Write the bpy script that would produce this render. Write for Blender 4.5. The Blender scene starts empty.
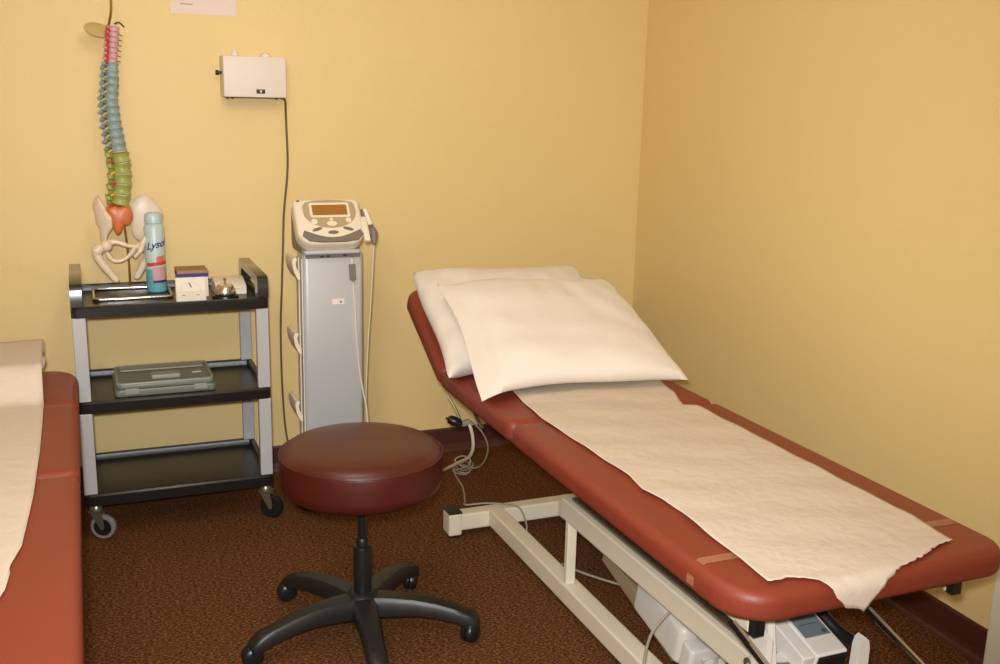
import bpy, bmesh, math, random
from mathutils import Vector, Matrix
random.seed(4)
C = bpy.context.scene
COL = C.collection
PI = math.pi
rad = math.radians

# ------------------------------------------------------------------ camera
FPX, PITCH, ROLL, YAW, EYE = 1012.2, 0.2272, 0.023875, 0.394714, 1.5
def _camera():
    cp, sp = math.cos(PITCH), math.sin(PITCH)
    r = Vector((1, 0, 0)); F = Vector((0, cp, -sp)); u = Vector((0, sp, cp))
    c, s = math.cos(ROLL), math.sin(ROLL)
    R = [c*r + s*u, -s*r + c*u, F]
    cy, sy = math.cos(YAW), math.sin(YAW)
    Wt = Matrix(((cy, -sy, 0), (sy, cy, 0), (0, 0, 1))).transposed()
    R = [Wt @ v for v in R]
    cam = bpy.data.cameras.new('camera'); o = bpy.data.objects.new('camera', cam)
    COL.objects.link(o)
    right, up, fwd = R
    m = Matrix.Identity(4)
    for i in range(3):
        m[i][0] = right[i]; m[i][1] = up[i]; m[i][2] = -fwd[i]
    m.translation = (0, 0, EYE)
    o.matrix_world = m
    cam.sensor_width = 36; cam.sensor_fit = 'HORIZONTAL'; cam.lens = FPX*36/1000
    cam.clip_start = 0.02
    C.camera = o
    return R
RIGHT, UP, FWD = _camera()
def at_y(px, py, Y):
    """survey helper: the point of the depth plane Y seen at a photo position"""
    d = RIGHT*((px-500)/FPX) + UP*(-(py-332)/FPX) + FWD
    t = Y/d.y
    return Vector((0, 0, EYE)) + d*t

# ------------------------------------------------------------------ materials
def srgb(r, g, b):
    f = lambda c: (c/255/12.92) if c/255 <= .04045 else ((c/255+.055)/1.055)**2.4
    return (f(r), f(g), f(b), 1)
MATS = {}
def mat(name, col, rough=.5, metal=0, var=0.0, vscale=8, bump=0.0, bscale=60, coat=0, trans=0, alpha=1, sheen=0, spec=.5, sss=0):
    if name in MATS: return MATS[name]
    m = bpy.data.materials.new(name); m.use_nodes = True
    nt = m.node_tree; b = nt.nodes['Principled BSDF']
    b.inputs['Base Color'].default_value = col
    b.inputs['Roughness'].default_value = rough
    b.inputs['Metallic'].default_value = metal
    b.inputs['Coat Weight'].default_value = coat
    b.inputs['Coat Roughness'].default_value = .25
    b.inputs['Transmission Weight'].default_value = trans
    b.inputs['Alpha'].default_value = alpha
    b.inputs['Sheen Weight'].default_value = sheen
    b.inputs['Specular IOR Level'].default_value = spec
    tc = nt.nodes.new('ShaderNodeTexCoord')
    n = nt.nodes.new('ShaderNodeTexNoise'); n.inputs['Scale'].default_value = vscale
    n.inputs['Detail'].default_value = 4
    nt.links.new(tc.outputs['Object'], n.inputs['Vector'])
    mx = nt.nodes.new('ShaderNodeMix'); mx.data_type = 'RGBA'
    k = 1-var
    mx.inputs[6].default_value = (col[0]*k, col[1]*k, col[2]*k, 1)
    k = 1+var
    mx.inputs[7].default_value = (min(1, col[0]*k), min(1, col[1]*k), min(1, col[2]*k), 1)
    nt.links.new(n.outputs['Fac'], mx.inputs[0]); nt.links.new(mx.outputs[2], b.inputs['Base Color'])
    if bump:
        n2 = nt.nodes.new('ShaderNodeTexNoise'); n2.inputs['Scale'].default_value = bscale
        n2.inputs['Detail'].default_value = 3
        nt.links.new(tc.outputs['Object'], n2.inputs['Vector'])
        bp = nt.nodes.new('ShaderNodeBump'); bp.inputs['Strength'].default_value = bump
        bp.inputs['Distance'].default_value = .01
        nt.links.new(n2.outputs['Fac'], bp.inputs['Height']); nt.links.new(bp.outputs['Normal'], b.inputs['Normal'])
    MATS[name] = m
    return m

M_wall = mat('painted_wall', srgb(231, 203, 141), .55, var=.03, vscale=2, bump=.12, bscale=140)
M_wallr = M_wall
M_ceil = mat('ceiling_paint', srgb(215, 210, 200), .9, bump=.1)
M_base = mat('rubber_baseboard', srgb(76, 36, 26), .5, var=.1)
M_vinyl = mat('terracotta_vinyl', srgb(130, 55, 38), .45, var=.05, vscale=5, bump=.10, bscale=220, spec=.4)
M_maroon = mat('maroon_vinyl', srgb(72, 20, 12), .42, var=.06, vscale=6, bump=.05, bscale=200, coat=.12)
M_linen = mat('white_pillowcase', srgb(226, 215, 202), .85, var=.02, bump=.25, bscale=18, sheen=.2)
M_paper = mat('exam_paper', srgb(209, 194, 177), .8, var=.02, vscale=4, bump=.35, bscale=30)
M_cream = mat('cream_enamel', srgb(226, 215, 192), .4, var=.03)
M_white = mat('white_enamel', srgb(228, 222, 212), .4, var=.03)
M_black = mat('black_plastic', srgb(26, 26, 28), .35, var=.2, vscale=30)
M_tray = mat('black_shelf_plastic', srgb(26, 24, 24), .30, var=.3, vscale=6, bump=.05, bscale=300)
M_nylon = mat('black_nylon', srgb(30, 29, 28), .42, var=.15, vscale=20, bump=.05, bscale=300)
M_silver = mat('silver_paint', srgb(186, 186, 187), .4, metal=.1, var=.03)
M_chrome = mat('chrome', srgb(215, 212, 205), .18, metal=1)
M_steel = mat('steel', srgb(150, 142, 125), .35, metal=.8, var=.1)
M_brass = mat('brass', srgb(190, 160, 90), .3, metal=.9)
M_rubber = mat('grey_rubber', srgb(125, 122, 118), .6, var=.1)
M_gcord = mat('grey_cord', srgb(150, 140, 125), .6)
M_wcord = mat('white_cord', srgb(225, 212, 190), .5)
M_bcord = mat('brown_cord', srgb(105, 84, 52), .6)
M_device = mat('device_shell', srgb(232, 218, 196), .45, var=.02)
M_dgrey = mat('device_grey', srgb(120, 110, 100), .5, var=.05)
M_olive = mat('device_panel', srgb(176, 156, 118), .5, var=.05)
M_lcd = mat('amber_display', srgb(158, 108, 48), .25, var=.1, vscale=30)
M_box = mat('warmer_shell', srgb(228, 216, 204), .5, var=.02)
M_case = mat('grey_green_plastic', srgb(116, 120, 108), .4, var=.1, vscale=20)
M_casel = mat('light_case_plastic', srgb(150, 152, 140), .4, var=.05)
M_bone = mat('bone_plastic', srgb(228, 208, 182), .4, var=.08, vscale=30, coat=.2)
M_orange = mat('orange_sacrum', srgb(205, 112, 62), .4, var=.15, vscale=40)
M_green = mat('green_vertebra', srgb(158, 166, 88), .4, var=.12, vscale=60)
M_blue = mat('blue_grey_vertebra', srgb(140, 160, 160), .45, var=.12, vscale=60)
M_pink = mat('lavender_vertebra', srgb(206, 160, 160), .45, var=.12, vscale=60)
M_red = mat('red_artery', srgb(200, 50, 40), .4)
M_yellow = mat('yellow_nerve', srgb(215, 185, 60), .4)
M_clearp = mat('pale_ilium', srgb(222, 205, 184), .42, var=.05, coat=.1)
M_occ = mat('occiput_plate', srgb(205, 178, 124), .5)
M_can = mat('can_turquoise', srgb(110, 178, 190), .3, metal=.1, var=.08, vscale=25)
M_canl = mat('can_pale_blue', srgb(188, 208, 208), .35, var=.08, vscale=25)
M_canp = mat('can_pink_label', srgb(205, 160, 165), .4, var=.15, vscale=90)
M_canr = mat('can_red_band', srgb(200, 72, 55), .4, var=.15, vscale=60)
M_navy = mat('navy_ink', srgb(44, 40, 110), .5)
M_violet = mat('violet_stripe', srgb(58, 36, 128), .5)
M_card = mat('white_card', srgb(234, 222, 206), .7, var=.04, vscale=20)
M_tan = mat('tan_card', srgb(160, 124, 92), .7)
M_ink = mat('dark_ink', srgb(90, 70, 62), .7)
M_pgreen = mat('pale_green_print', srgb(190, 190, 120), .7)
M_notice = mat('notice_paper', srgb(232, 214, 204), .8)
M_label = mat('blue_grey_label', srgb(116, 124, 128), .4, var=.1, vscale=60)
M_motor = mat('motor_plastic', srgb(205, 202, 195), .4, var=.03)
M_tape = mat('clear_tape', srgb(225, 170, 130), .15, alpha=.28)
M_handle = mat('glossy_black_plastic', srgb(34, 28, 24), .22, coat=.6)
M_tancoat = mat('tan_metal', srgb(168, 150, 120), .35, metal=.3)
M_wood = mat('plywood_edge', srgb(170, 110, 60), .6, var=.1)

def carpet_mat():
    m = bpy.data.materials.new('brown_carpet'); m.use_nodes = True
    nt = m.node_tree; b = nt.nodes['Principled BSDF']; b.inputs['Roughness'].default_value = .95
    b.inputs['Specular IOR Level'].default_value = .1
    tc = nt.nodes.new('ShaderNodeTexCoord')
    n = nt.nodes.new('ShaderNodeTexNoise'); n.inputs['Scale'].default_value = 170; n.inputs['Detail'].default_value = 3
    n.inputs['Roughness'].default_value = .7
    mp = nt.nodes.new('ShaderNodeMapping'); mp.inputs['Scale'].default_value = (.6, 1.1, 1)
    nt.links.new(tc.outputs['Object'], mp.inputs['Vector'])
    nt.links.new(mp.outputs['Vector'], n.inputs['Vector'])
    cr = nt.nodes.new('ShaderNodeValToRGB')
    e = cr.color_ramp.elements
    e[0].position = .36; e[0].color = srgb(52, 30, 14)
    e[1].position = .66; e[1].color = srgb(150, 102, 62)
    x = e.new(.5); x.color = srgb(93, 57, 30)
    nt.links.new(n.outputs['Fac'], cr.inputs[0]); nt.links.new(cr.outputs[0], b.inputs['Base Color'])
    bp = nt.nodes.new('ShaderNodeBump'); bp.inputs['Strength'].default_value = .7; bp.inputs['Distance'].default_value = .006
    nt.links.new(n.outputs['Fac'], bp.inputs['Height']); nt.links.new(bp.outputs['Normal'], b.inputs['Normal'])
    return m
M_carpet = carpet_mat()

# ------------------------------------------------------------------ builders
def obj(name, bm, m, parent=None, smooth=False, flat_angle=None):
    me = bpy.data.meshes.new(name)
    bmesh.ops.recalc_face_normals(bm, faces=bm.faces)
    bm.to_mesh(me); bm.free()
    if smooth:
        for p in me.polygons: p.use_smooth = True
        try: me.set_sharp_from_angle(angle=rad(flat_angle or 40))
        except Exception: pass
    ms = m if isinstance(m, (list, tuple)) else [m]
    for k in ms: me.materials.append(k)
    o = bpy.data.objects.new(name, me); COL.objects.link(o)
    if parent:
        o.parent = parent
        # meshes are made in world coordinates: bring them into the parent's frame
        o.matrix_parent_inverse = Matrix.Identity(4)
        inv = world(parent).inverted()
        me.transform(inv)
    return o
def world(o):
    m = o.matrix_basis.copy()
    while o.parent:
        o = o.parent; m = o.matrix_basis @ m
    return m
def tag(o, label, cat, group=None, kind=None):
    if label: o['label'] = label
    if cat: o['category'] = cat
    if group: o['group'] = group
    if kind: o['kind'] = kind
    return o
def thing(name, label, cat, loc, group=None):
    o = bpy.data.objects.new(name, None); COL.objects.link(o); o.location = loc
    o.empty_display_size = .05
    return tag(o, label, cat, group)
def struct(name, bm, m, smooth=False):
    o = obj(name, bm, m, smooth=smooth); o['kind'] = 'structure'; return o

def B(): return bmesh.new()
def frame(ax):
    ax = Vector(ax).normalized()
    h = Vector((0, 0, 1)) if abs(ax.z) < .9 else Vector((1, 0, 0))
    a = ax.cross(h).normalized(); b = a.cross(ax).normalized()
    return a, b
def box(bm, lo, hi, bev=0, mi=0, seg=2, M=None):
    lo = Vector(lo); hi = Vector(hi)
    r = bmesh.ops.create_cube(bm, size=1)
    vs = r['verts']
    for v in vs:
        v.co = Vector((lo[i] + (v.co[i]+.5)*(hi[i]-lo[i]) for i in range(3)))
    fs = list({f for v in vs for f in v.link_faces})
    if bev:
        es = list({e for v in vs for e in v.link_edges})
        rr = bmesh.ops.bevel(bm, geom=es, offset=bev, segments=seg, affect='EDGES', profile=.5)
        fs = list(set(rr['faces']) | {f for v in rr['verts'] for f in v.link_faces})
        vs = list({v for f in fs for v in f.verts})
    for f in fs: f.material_index = mi
    if M is not None:
        for v in vs: v.co = M @ v.co
    return vs
def beam(bm, p, q, w, h, up=(0, 0, 1), bev=0, mi=0):
    """rectangular bar from p to q; w across, h along 'up'"""
    p = Vector(p); q = Vector(q); d = (q-p); L = d.length; d.normalize()
    s = d.cross(Vector(up)).normalized(); u = s.cross(d).normalized()
    M = Matrix(((d.x, s.x, u.x, p.x), (d.y, s.y, u.y, p.y), (d.z, s.z, u.z, p.z), (0, 0, 0, 1)))
    return box(bm, (0, -w/2, -h/2), (L, w/2, h/2), bev, mi, M=M)
def tube(bm, pts, r, n=10, caps=True, mi=0):
    pts = [Vector(p) for p in pts]
    rs = r if isinstance(r, (list, tuple)) else [r]*len(pts)
    rings = []; pa = None
    for i, p in enumerate(pts):
        t = (pts[min(i+1, len(pts)-1)] - pts[max(i-1, 0)]).normalized()
        if pa is None: a, b = frame(t)
        else:
            a = (pa - t*pa.dot(t))
            a = a.normalized() if a.length > 1e-6 else frame(t)[0]
            b = t.cross(a).normalized()
        pa = a
        rings.append([bm.verts.new(p + (a*math.cos(2*PI*k/n) + b*math.sin(2*PI*k/n))*rs[i]) for k in range(n)])
    for i in range(len(rings)-1):
        for k in range(n):
            f = bm.faces.new((rings[i][k], rings[i][(k+1) % n], rings[i+1][(k+1) % n], rings[i+1][k])); f.material_index = mi
    if caps:
        for rr in (rings[0][::-1], rings[-1]):
            f = bm.faces.new(rr); f.material_index = mi
    return bm
def smoothpts(pts, n=8):
    pts = [Vector(p) for p in pts]; out = []
    for i in range(len(pts)-1):
        p0 = pts[max(i-1, 0)]; p1 = pts[i]; p2 = pts[i+1]; p3 = pts[min(i+2, len(pts)-1)]
        for k in range(n):
            t = k/n
            out.append(.5*((2*p1) + (p2-p0)*t + (2*p0-5*p1+4*p2-p3)*t*t + (-p0+3*p1-3*p2+p3)*t**3))
    out.append(pts[-1]); return out
def lathe(bm, prof, c=(0, 0, 0), ax=(0, 0, 1), n=32, mi=0, sx=1, sy=1, cap=True):
    """prof: (radius, height) list"""
    c = Vector(c); ax = Vector(ax).normalized(); a, b = frame(ax)
    rings = []
    for r, h in prof:
        if r < 1e-6: rings.append([bm.verts.new(c + ax*h)])
        else: rings.append([bm.verts.new(c + ax*h + (a*math.cos(2*PI*k/n)*sx + b*math.sin(2*PI*k/n)*sy)*r) for k in range(n)])
    for i in range(len(rings)-1):
        A, D = rings[i], rings[i+1]
        for k in range(n):
            k2 = (k+1) % n
            if len(A) == 1 and len(D) == 1: continue
            if len(A) == 1: f = bm.faces.new((A[0], D[k], D[k2]))
            elif len(D) == 1: f = bm.faces.new((A[k], A[k2], D[0]))
            else: f = bm.faces.new((A[k], A[k2], D[k2], D[k]))
            f.material_index = mi
    if not cap:
        for k in range(n): bm.faces.new((rings[0][k], rings[-1][k], rings[-1][(k+1) % n], rings[0][(k+1) % n]))
        return bm
    if len(rings[0]) > 1: bm.faces.new(rings[0][::-1]).material_index = mi
    if len(rings[-1]) > 1: bm.faces.new(rings[-1]).material_index = mi
    return bm
def rrect(W, L, radii, off=0, n=8):
    """outline of a rounded rectangle 0..W x 0..L inset by off; radii for (x0y0, x1y0, x1y1, x0y1)"""
    pts = []
    cs = [(0, 0, 180), (W, 0, 270), (W, L, 0), (0, L, 90)]
    for (x, y, a0), r in zip(cs, radii):
        rr = max(r-off, .001)
        cx = x + (off+rr if x == 0 else -(off+rr)); cy = y + (off+rr if y == 0 else -(off+rr))
        for k in range(n+1):
            a = rad(a0 + 90*k/n); pts.append((cx+rr*math.cos(a), cy+rr*math.sin(a)))
    return pts
def slab(bm, W, L, T, radii, re, M, crown=0, seg=5, mi=0, re_bot=None):
    """cushion: rounded plan, rounded edges, optional crown on top. z from 0 to T"""
    rings = []
    rb = re if re_bot is None else re_bot
    for k in range(seg+1):
        a = (PI/2)*(1-k/seg); rings.append((rb*(1-math.cos(a)), rb*(1-math.sin(a))))
    for k in range(seg+1):
        a = (PI/2)*k/seg; rings.append((re*(1-math.cos(a)), T-re+re*math.sin(a)))
    rings.sort(key=lambda q: 0)
    mx = min(W, L)/2
    extra = []
    if crown:
        for fr in (.25, .5, .75, .93):
            o = re + (mx-re)*fr
            extra.append((o, T + crown*math.sin(fr*PI/2)))
    vr = []
    for o, h in rings + extra:
        vr.append([bm.verts.new(M @ Vector((x, y, h))) for x, y in rrect(W, L, radii, o)])
    N = len(vr[0])
    for i in range(len(vr)-1):
        for k in range(N):
            f = bm.faces.new((vr[i][k], vr[i][(k+1) % N], vr[i+1][(k+1) % N], vr[i+1][k])); f.material_index = mi
    bm.faces.new(vr[0][::-1]).material_index = mi; bm.faces.new(vr[-1]).material_index = mi
def T(x, y, z, rx=0, ry=0, rz=0):
    return Matrix.Translation((x, y, z)) @ Matrix.Rotation(rz, 4, 'Z') @ Matrix.Rotation(ry, 4, 'Y') @ Matrix.Rotation(rx, 4, 'X')
def prism(bm, poly, a, b, f, mi=0):
    """extrude a 2D polygon between parameters a and b; f(u, v, w) -> point"""
    A = [bm.verts.new(f(u, v, a)) for u, v in poly]; D = [bm.verts.new(f(u, v, b)) for u, v in poly]
    n = len(poly)
    for k in range(n): bm.faces.new((A[k], A[(k+1) % n], D[(k+1) % n], D[k])).material_index = mi
    bm.faces.new(A[::-1]).material_index = mi; bm.faces.new(D).material_index = mi
def sphere(bm, c, r, mi=0, s=(1, 1, 1), n=14):
    rr = bmesh.ops.create_uvsphere(bm, u_segments=n, v_segments=n//2+2, radius=r)
    for v in rr['verts']:
        v.co = Vector((v.co.x*s[0], v.co.y*s[1], v.co.z*s[2])) + Vector(c)
    for f in {f for v in rr['verts'] for f in v.link_faces}: f.material_index = mi
def bevel_all(bm, off, seg=2, ang=30):
    es = [e for e in bm.edges if len(e.link_faces) == 2 and e.calc_face_angle(0) > rad(ang)]
    bmesh.ops.bevel(bm, geom=es, offset=off, segments=seg, affect='EDGES', profile=.5)
    return bm
def loft(bm, rings, mi=0):
    vr = [[bm.verts.new(Vector(p)) for p in r] for r in rings]; n = len(vr[0])
    for i in range(len(vr)-1):
        for k in range(n): bm.faces.new((vr[i][k], vr[i][(k+1) % n], vr[i+1][(k+1) % n], vr[i+1][k])).material_index = mi
    bm.faces.new(vr[0][::-1]).material_index = mi; bm.faces.new(vr[-1]).material_index = mi

# ------------------------------------------------------------------ the room
WY, WX = 3.945, 2.292
def wx(y): return 2.292 - .0245*(WY-y)      # the right wall is a touch out of square      # back wall, right wall
XL, YF, ZC = -2.2, -1.2, 2.5
def wallbox(name, lo, hi, m): b = B(); box(b, lo, hi); return struct(name, b, m)
wallbox('floor', (XL-.1, YF-.1, -.1), (WX+.1, WY+.1, 0), M_carpet)
wallbox('ceiling', (XL-.1, YF-.1, ZC), (WX+.1, WY+.1, ZC+.1), M_ceil)
wallbox('wall_back', (XL-.1, WY, 0), (WX+.1, WY+.1, ZC), M_wall)
b = B(); prism(b, [(wx(YF-.1), YF-.1), (WX+.1, YF-.1), (WX+.1, WY), (wx(WY), WY)], 0, ZC, lambda u, v, w: Vector((u, v, w))); struct('wall_right', b, M_wallr)
wallbox('wall_left', (XL-.1, YF-.1, 0), (XL, WY, ZC), M_wall)
wallbox('wall_front', (XL, YF-.1, 0), (WX, YF, ZC), M_wall)
def baseboard(name, poly_axis):
    b = B()
    prof = [(0, 0), (.022, 0), (.018, .008), (.010, .016), (.007, .03), (.007, .095), (.004, .102), (0, .102)]
    if poly_axis == 'back': prism(b, prof, XL, WX, lambda u, v, w: Vector((w, WY-u, v)))
    if poly_axis == 'right': prism(b, prof, 1.80, WY-.022, lambda u, v, w: Vector((wx(w)-u, w, v)))
    if poly_axis == 'left': prism(b, prof, YF, WY-.022, lambda u, v, w: Vector((XL+u, w, v)))
    return struct(name, b, M_base)
baseboard('baseboard_back', 'back'); baseboard('baseboard_right', 'right'); baseboard('baseboard_left', 'left')
b = B()   # painted casing where the right wall ends
box(b, (wx(1.74)-.035, 1.69, 0), (wx(1.74)+.004, 1.797, 2.1), .006); struct('trim_1', b, M_cream)

# ------------------------------------------------------------------ treatment tables
def pad_top_z(t): return t['z']
def make_table(X0, z0, label, head_deg, L_leg, y_foot, y_hinge, y_neck, L_head, inset=.053, rhead=.07):
    """X0 left edge, z0 pad underside; foot towards the viewer"""
    W = .695; TH = .062
    t = thing('treatment_table', label, 'treatment table', (X0+W/2, (y_foot+y_neck)/2, 0))
    def pad(name, y0, y1, rc, ang=0, lab=None):
        M = T(X0, y0, z0, rx=ang)
        b = B(); slab(b, W, y1-y0, TH, rc, .024, M, crown=.004, seg=5, re_bot=.016)
        o = obj(name, b, M_vinyl, t, smooth=True, flat_angle=60)
        if lab: o['label'] = lab
        return o
    g = .004
    pad('leg_pad', y_foot, y_hinge-g, (.10, .07, .03, .03))
    pad('seat_pad', y_hinge+g, y_neck-g, (.03, .03, .03, .03))
    a = rad(head_deg)
    pad('head_pad', y_neck+g, y_neck+g+L_head, (.03, .03, rhead, rhead), a)
    # boards and rails under the pads
    b = B()
    box(b, (X0+.05, y_foot+.09, z0-.014), (X0+W-.05, y_hinge-.02, z0-.001), .002)
    box(b, (X0+.05, y_hinge+.02, z0-.014), (X0+W-.05, y_neck-.03, z0-.001), .002)
    M = T(X0, y_neck, z0, rx=a); box(b, (.05, .03, -.014), (W-.05, L_head-.05, -.001), .002, M=M)
    obj('pad_board', b, M_wood, t)
    for x in (X0+.094, X0+W-.088):
        b = B(); box(b, (x-.012, y_foot+.080, z0-.060), (x+.012, y_neck-.05, z0-.0145), .003)
        r = obj('top_rail', b, M_cream, t)
        c = B(); box(c, (x-.0135, y_foot+.060, z0-.062), (x+.0135, y_foot+.079, z0-.0135), .003)
        c_ = obj('end_cap', c, M_black, r)
        b = B(); beam(b, M @ Vector((x-X0, .02, -.034)), M @ Vector((x-X0, L_head-.10, -.034)), .03, .036, up=(M.to_3x3() @ Vector((0, 0, 1))), bev=.003)
        obj('head_rail', b, M_cream, t)
    # struts holding the head section
    if head_deg > 5:
        for x in (X0+.092, X0+W-.092):
            b = B(); tube(b, [M @ Vector((x-X0+.03, L_head*.42, -.05)), Vector((x+.045, y_neck-.02, z0-.13)), Vector((x+.045, y_neck-.06, z0-.14))], .006)
            obj('head_strut', b, M_steel, t, smooth=True)
    # static base: two cross feet, floor rails, posts and upper rails
    xa, xb = X0+.205, X0+.475
    ya, yb = y_neck-.008, y_foot+.42
    for y in (ya, yb):
        b = B(); box(b, (X0+inset+.020, y-.028, .022), (X0+W-inset-.020, y+.028, .082), .006)
        f = obj('cross_foot', b, M_cream, t)
        for x in (X0+inset, X0+W-inset):
            b = B(); box(b, (x-.024, y-.034, .008), (x+.024, y+.034, .088), .006); p = obj('foot_pad', b, M_cream, f)
            b = B(); box(b, (x-.025, y-.035, .0882), (x+.025, y+.035, .094), .002); o = obj('foot_cap', b, M_black, f); o['label'] = 'black foot cap'
            b = B(); box(b, (x-.02, y-.028, 0), (x+.02, y+.028, .008)); obj('floor_glide', b, M_black, f)
    for x in (xa, xb):
        s = -1 if x == xa else 1
        b = B(); box(b, (x-.028, yb+.029, .030), (x+.028, ya-.029, .090), .005); obj('floor_rail', b, M_cream, t)
        b = B(); box(b, (x-.022, 2.487+(ya-3.125), .0905), (x+.008, 2.507+(ya-3.125), .288), .003); obj('post', b, M_cream, t)
        b = B(); box(b, (x-.025, (yb-.36 if x == xa else yb+.03), .289), (x+.025, 2.535+(ya-3.125), .352), .005)
        o = obj('upper_rail', b, M_cream, t)
        b = B(); box(b, (x-.008, (yb-.34 if x == xa else yb+.05), .3525), (x+.030, 2.50+(ya-3.125), .362), .002); obj('slide_strip', b, M_steel, o)
    # lift arms, sloping down towards the foot
    yq = y_foot
    def arm(x, y0, z_, L, w, h, m, name, deg=15, up=(0, 0, 1), bev=.003):
        p = Vector((x, y0, z_)); q = p + Vector((0, -L*math.cos(rad(deg)), -L*math.sin(rad(deg))))
        b = B(); beam(b, p, q, w, h, up, bev); return obj(name, b, m, t), p, q
    arm(X0+.305, yq+1.05, .185, .42, .028, .050, M_tancoat, 'lift_arm', 15)
    arm(X0+.43, yq+1.02, .34, .80, .022, .045, M_cream, 'lift_arm', 15)
    # labelled box arm at the foot
    p = Vector((X0+.302, yq+.340, .434)); q = p + Vector((0, -.262*math.cos(rad(15)), -.262*math.sin(rad(15))))
    b = B(); beam(b, p, q, .080, .06, bev=.004); ob = obj('box_arm', b, M_white, t)
    d = (q-p).normalized(); u = Vector((1, 0, 0)).cross(d)*-1
    if u.z < 0: u = -u
    b = B(); beam(b, p + u*.0308 + d*.06, p + u*.0308 + d*.212, .066, .0012)
    o = obj('label_plate', b, M_label, ob); o['label'] = 'blue-grey printed label plate'
    b = B()
    for k in range(7): beam(b, p + u*.0318 + d*(.08+.016*k) + Vector((-.0, 0, 0)), p + u*.0318 + d*(.082+.016*k), .050, .0006)
    lathe(b, [(0, 0), (.006, 0), (.006, .002), (0, .002)], p + u*.0312 + d*.203 + Vector((.022, 0, 0)), u, 12)
    obj('label_print', b, mat('label_lines', srgb(70, 80, 90), .5), o)
    b = B(); beam(b, q - d*.0, q + d*.008, .072, .052, bev=.002); o = obj('arm_end_cap', b, M_black, ob)
    # cross tube with its bolt
    c = q - d*.05 - u*.018
    b = B(); tube(b, [c + Vector((-.04, 0, 0)), c + Vector((-.155, .012, 0))], .016, 16); ot = obj('pivot_tube', b, M_white, t, smooth=True)
    b = B(); lathe(b, [(.013, 0), (.013, .003), (.006, .004), (.006, .008), (0, .008)], c + Vector((-.1555, .012, 0)), (-1, .0, 0), 16); obj('bolt', b, M_steel, ot, smooth=True)
    # side arm and plates
    p2 = Vector((X0+.245, yq+.33, .432)); b = B(); beam(b, p2, p2 + d*.25, .030, .055, bev=.003); obj('side_arm', b, M_white, t)
    b = B(); prism(b, [(0, 0), (.12, -.02), (.12, -.16), (.09, -.16)], X0+.122, X0+.136, lambda uu, v, w: Vector((w, yq+.12-uu*.6+.02, z0-.06+v)))
    obj('bracket_plate', b, M_white, t)
    b = B(); prism(b, [(0, 0), (.10, -.01), (.14, -.16), (.08, -.16)], X0+.168, X0+.186, lambda uu, v, w: Vector((w, yq+.20-uu*.7, z0-.06+v)))
    obj('bracket_plate', b, M_white, t)
    # rounded white bracket right of the box arm
    b = B(); prism(b, [(0, 0), (.05, 0), (.05, .10), (.043, .118), (.030, .126), (.016, .120), (.008, .105)], 0, .05,
                   lambda uu, v, w: Vector((X0+.385+uu*.62, yq+.120-w*.5, .275+v)))
    bevel_all(b, .004); obj('hinge_bracket', b, M_white, t, smooth=True, flat_angle=35)
    b = B(); box(b, (X0+.43, yq+.06, .27), (X0+.47, yq+.12, .31), .004); obj('hinge_foot', b, M_white, t)
    b = B(); box(b, (X0+.433, yq+.045, .272), (X0+.467, yq+.059, .308), .003); obj('end_cap', b, M_black, t)
    b = B(); tube(b, smoothpts([(X0+.385, yq+.42, .47), (X0+.388, yq+.28, .43), (X0+.393, yq+.215, .39), (X0+.405, yq+.17, .37), (X0+.415, yq+.115, .365)]), .015, 12)
    obj('hose', b, M_black, t, smooth=True)
    # long sloping rods under the leg section
    for x in (X0+.055, X0+.365):
        for k, (dx, m_, r_) in enumerate(((.012, M_tancoat, .0035), (0, M_handle, .005))):
            b = B(); p3 = Vector((x+dx, yq+.105, .498)); tube(b, [p3, p3 + d*.62], r_, 8); obj('guide_rod', b, m_, t, smooth=True)
    # actuator
    my = yq+.55
    b = B(); slab(b, .125, .24, .115, (.022,)*4, .018, T(X0+.235, my, .105, rx=rad(12)), seg=4); oa = obj('lift_motor', b, M_motor, t, smooth=True, flat_angle=50)
    b = B(); slab(b, .120, .05, .085, (.012,)*4, .008, T(X0+.238, my-.048, .098, rx=rad(12)), seg=3); obj('motor_cover', b, M_motor, oa, smooth=True)
    for dx in (.045, .085):
        b = B(); tube(b, [(X0+.238+dx, my-.045, .155), (X0+.238+dx, my-.075, .150)], .014, 12); obj('cable_gland', b, M_white, oa, smooth=True)
    b = B(); tube(b, [(X0+.30, my+.235, .215), (X0+.30, my+.60, .33)], .013, 14); obj('actuator_rod', b, M_steel, t, smooth=True)
    return t
table = make_table(1.08, .543, 'maroon-padded treatment table with raised head section, beside the right wall', 27, 1.13, 1.402, 2.51, 3.12, .475)
ltab = make_table(-.739, .558, 'flat maroon-padded treatment table cut off by the left edge, beside the black cart', 0, 1.13, 1.36, 2.45, 3.03, .40, .12, .10)

# tape band across the leg pad
def tape(X0, y, z):
    b = B(); W = .695; w = .026
    prof = [(-.0015, -.045), (-.0015, -.03), (.004, -.014), (.012, -.004), (.024, .002)] + [(.024+(W-.048)*k/10, .002+.004*math.sin(PI*k/10)) for k in range(1, 10)] + [(W-.024, .002), (W-.012, -.004), (W-.004, -.014), (W+.0015, -.03), (W+.0015, -.045)]
    vs = [[b.verts.new((X0+u, y+s*w/2 - (.02*(u/W)), z+v)) for u, v in prof] for s in (-1, 1)]
    for k in range(len(prof)-1): b.faces.new((vs[0][k], vs[0][k+1], vs[1][k+1], vs[1][k]))
    return b
o = obj('tape_band', tape(1.08, 1.570, .605), M_tape, table, smooth=True); o['label'] = 'clear tape band across the leg pad'

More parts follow.
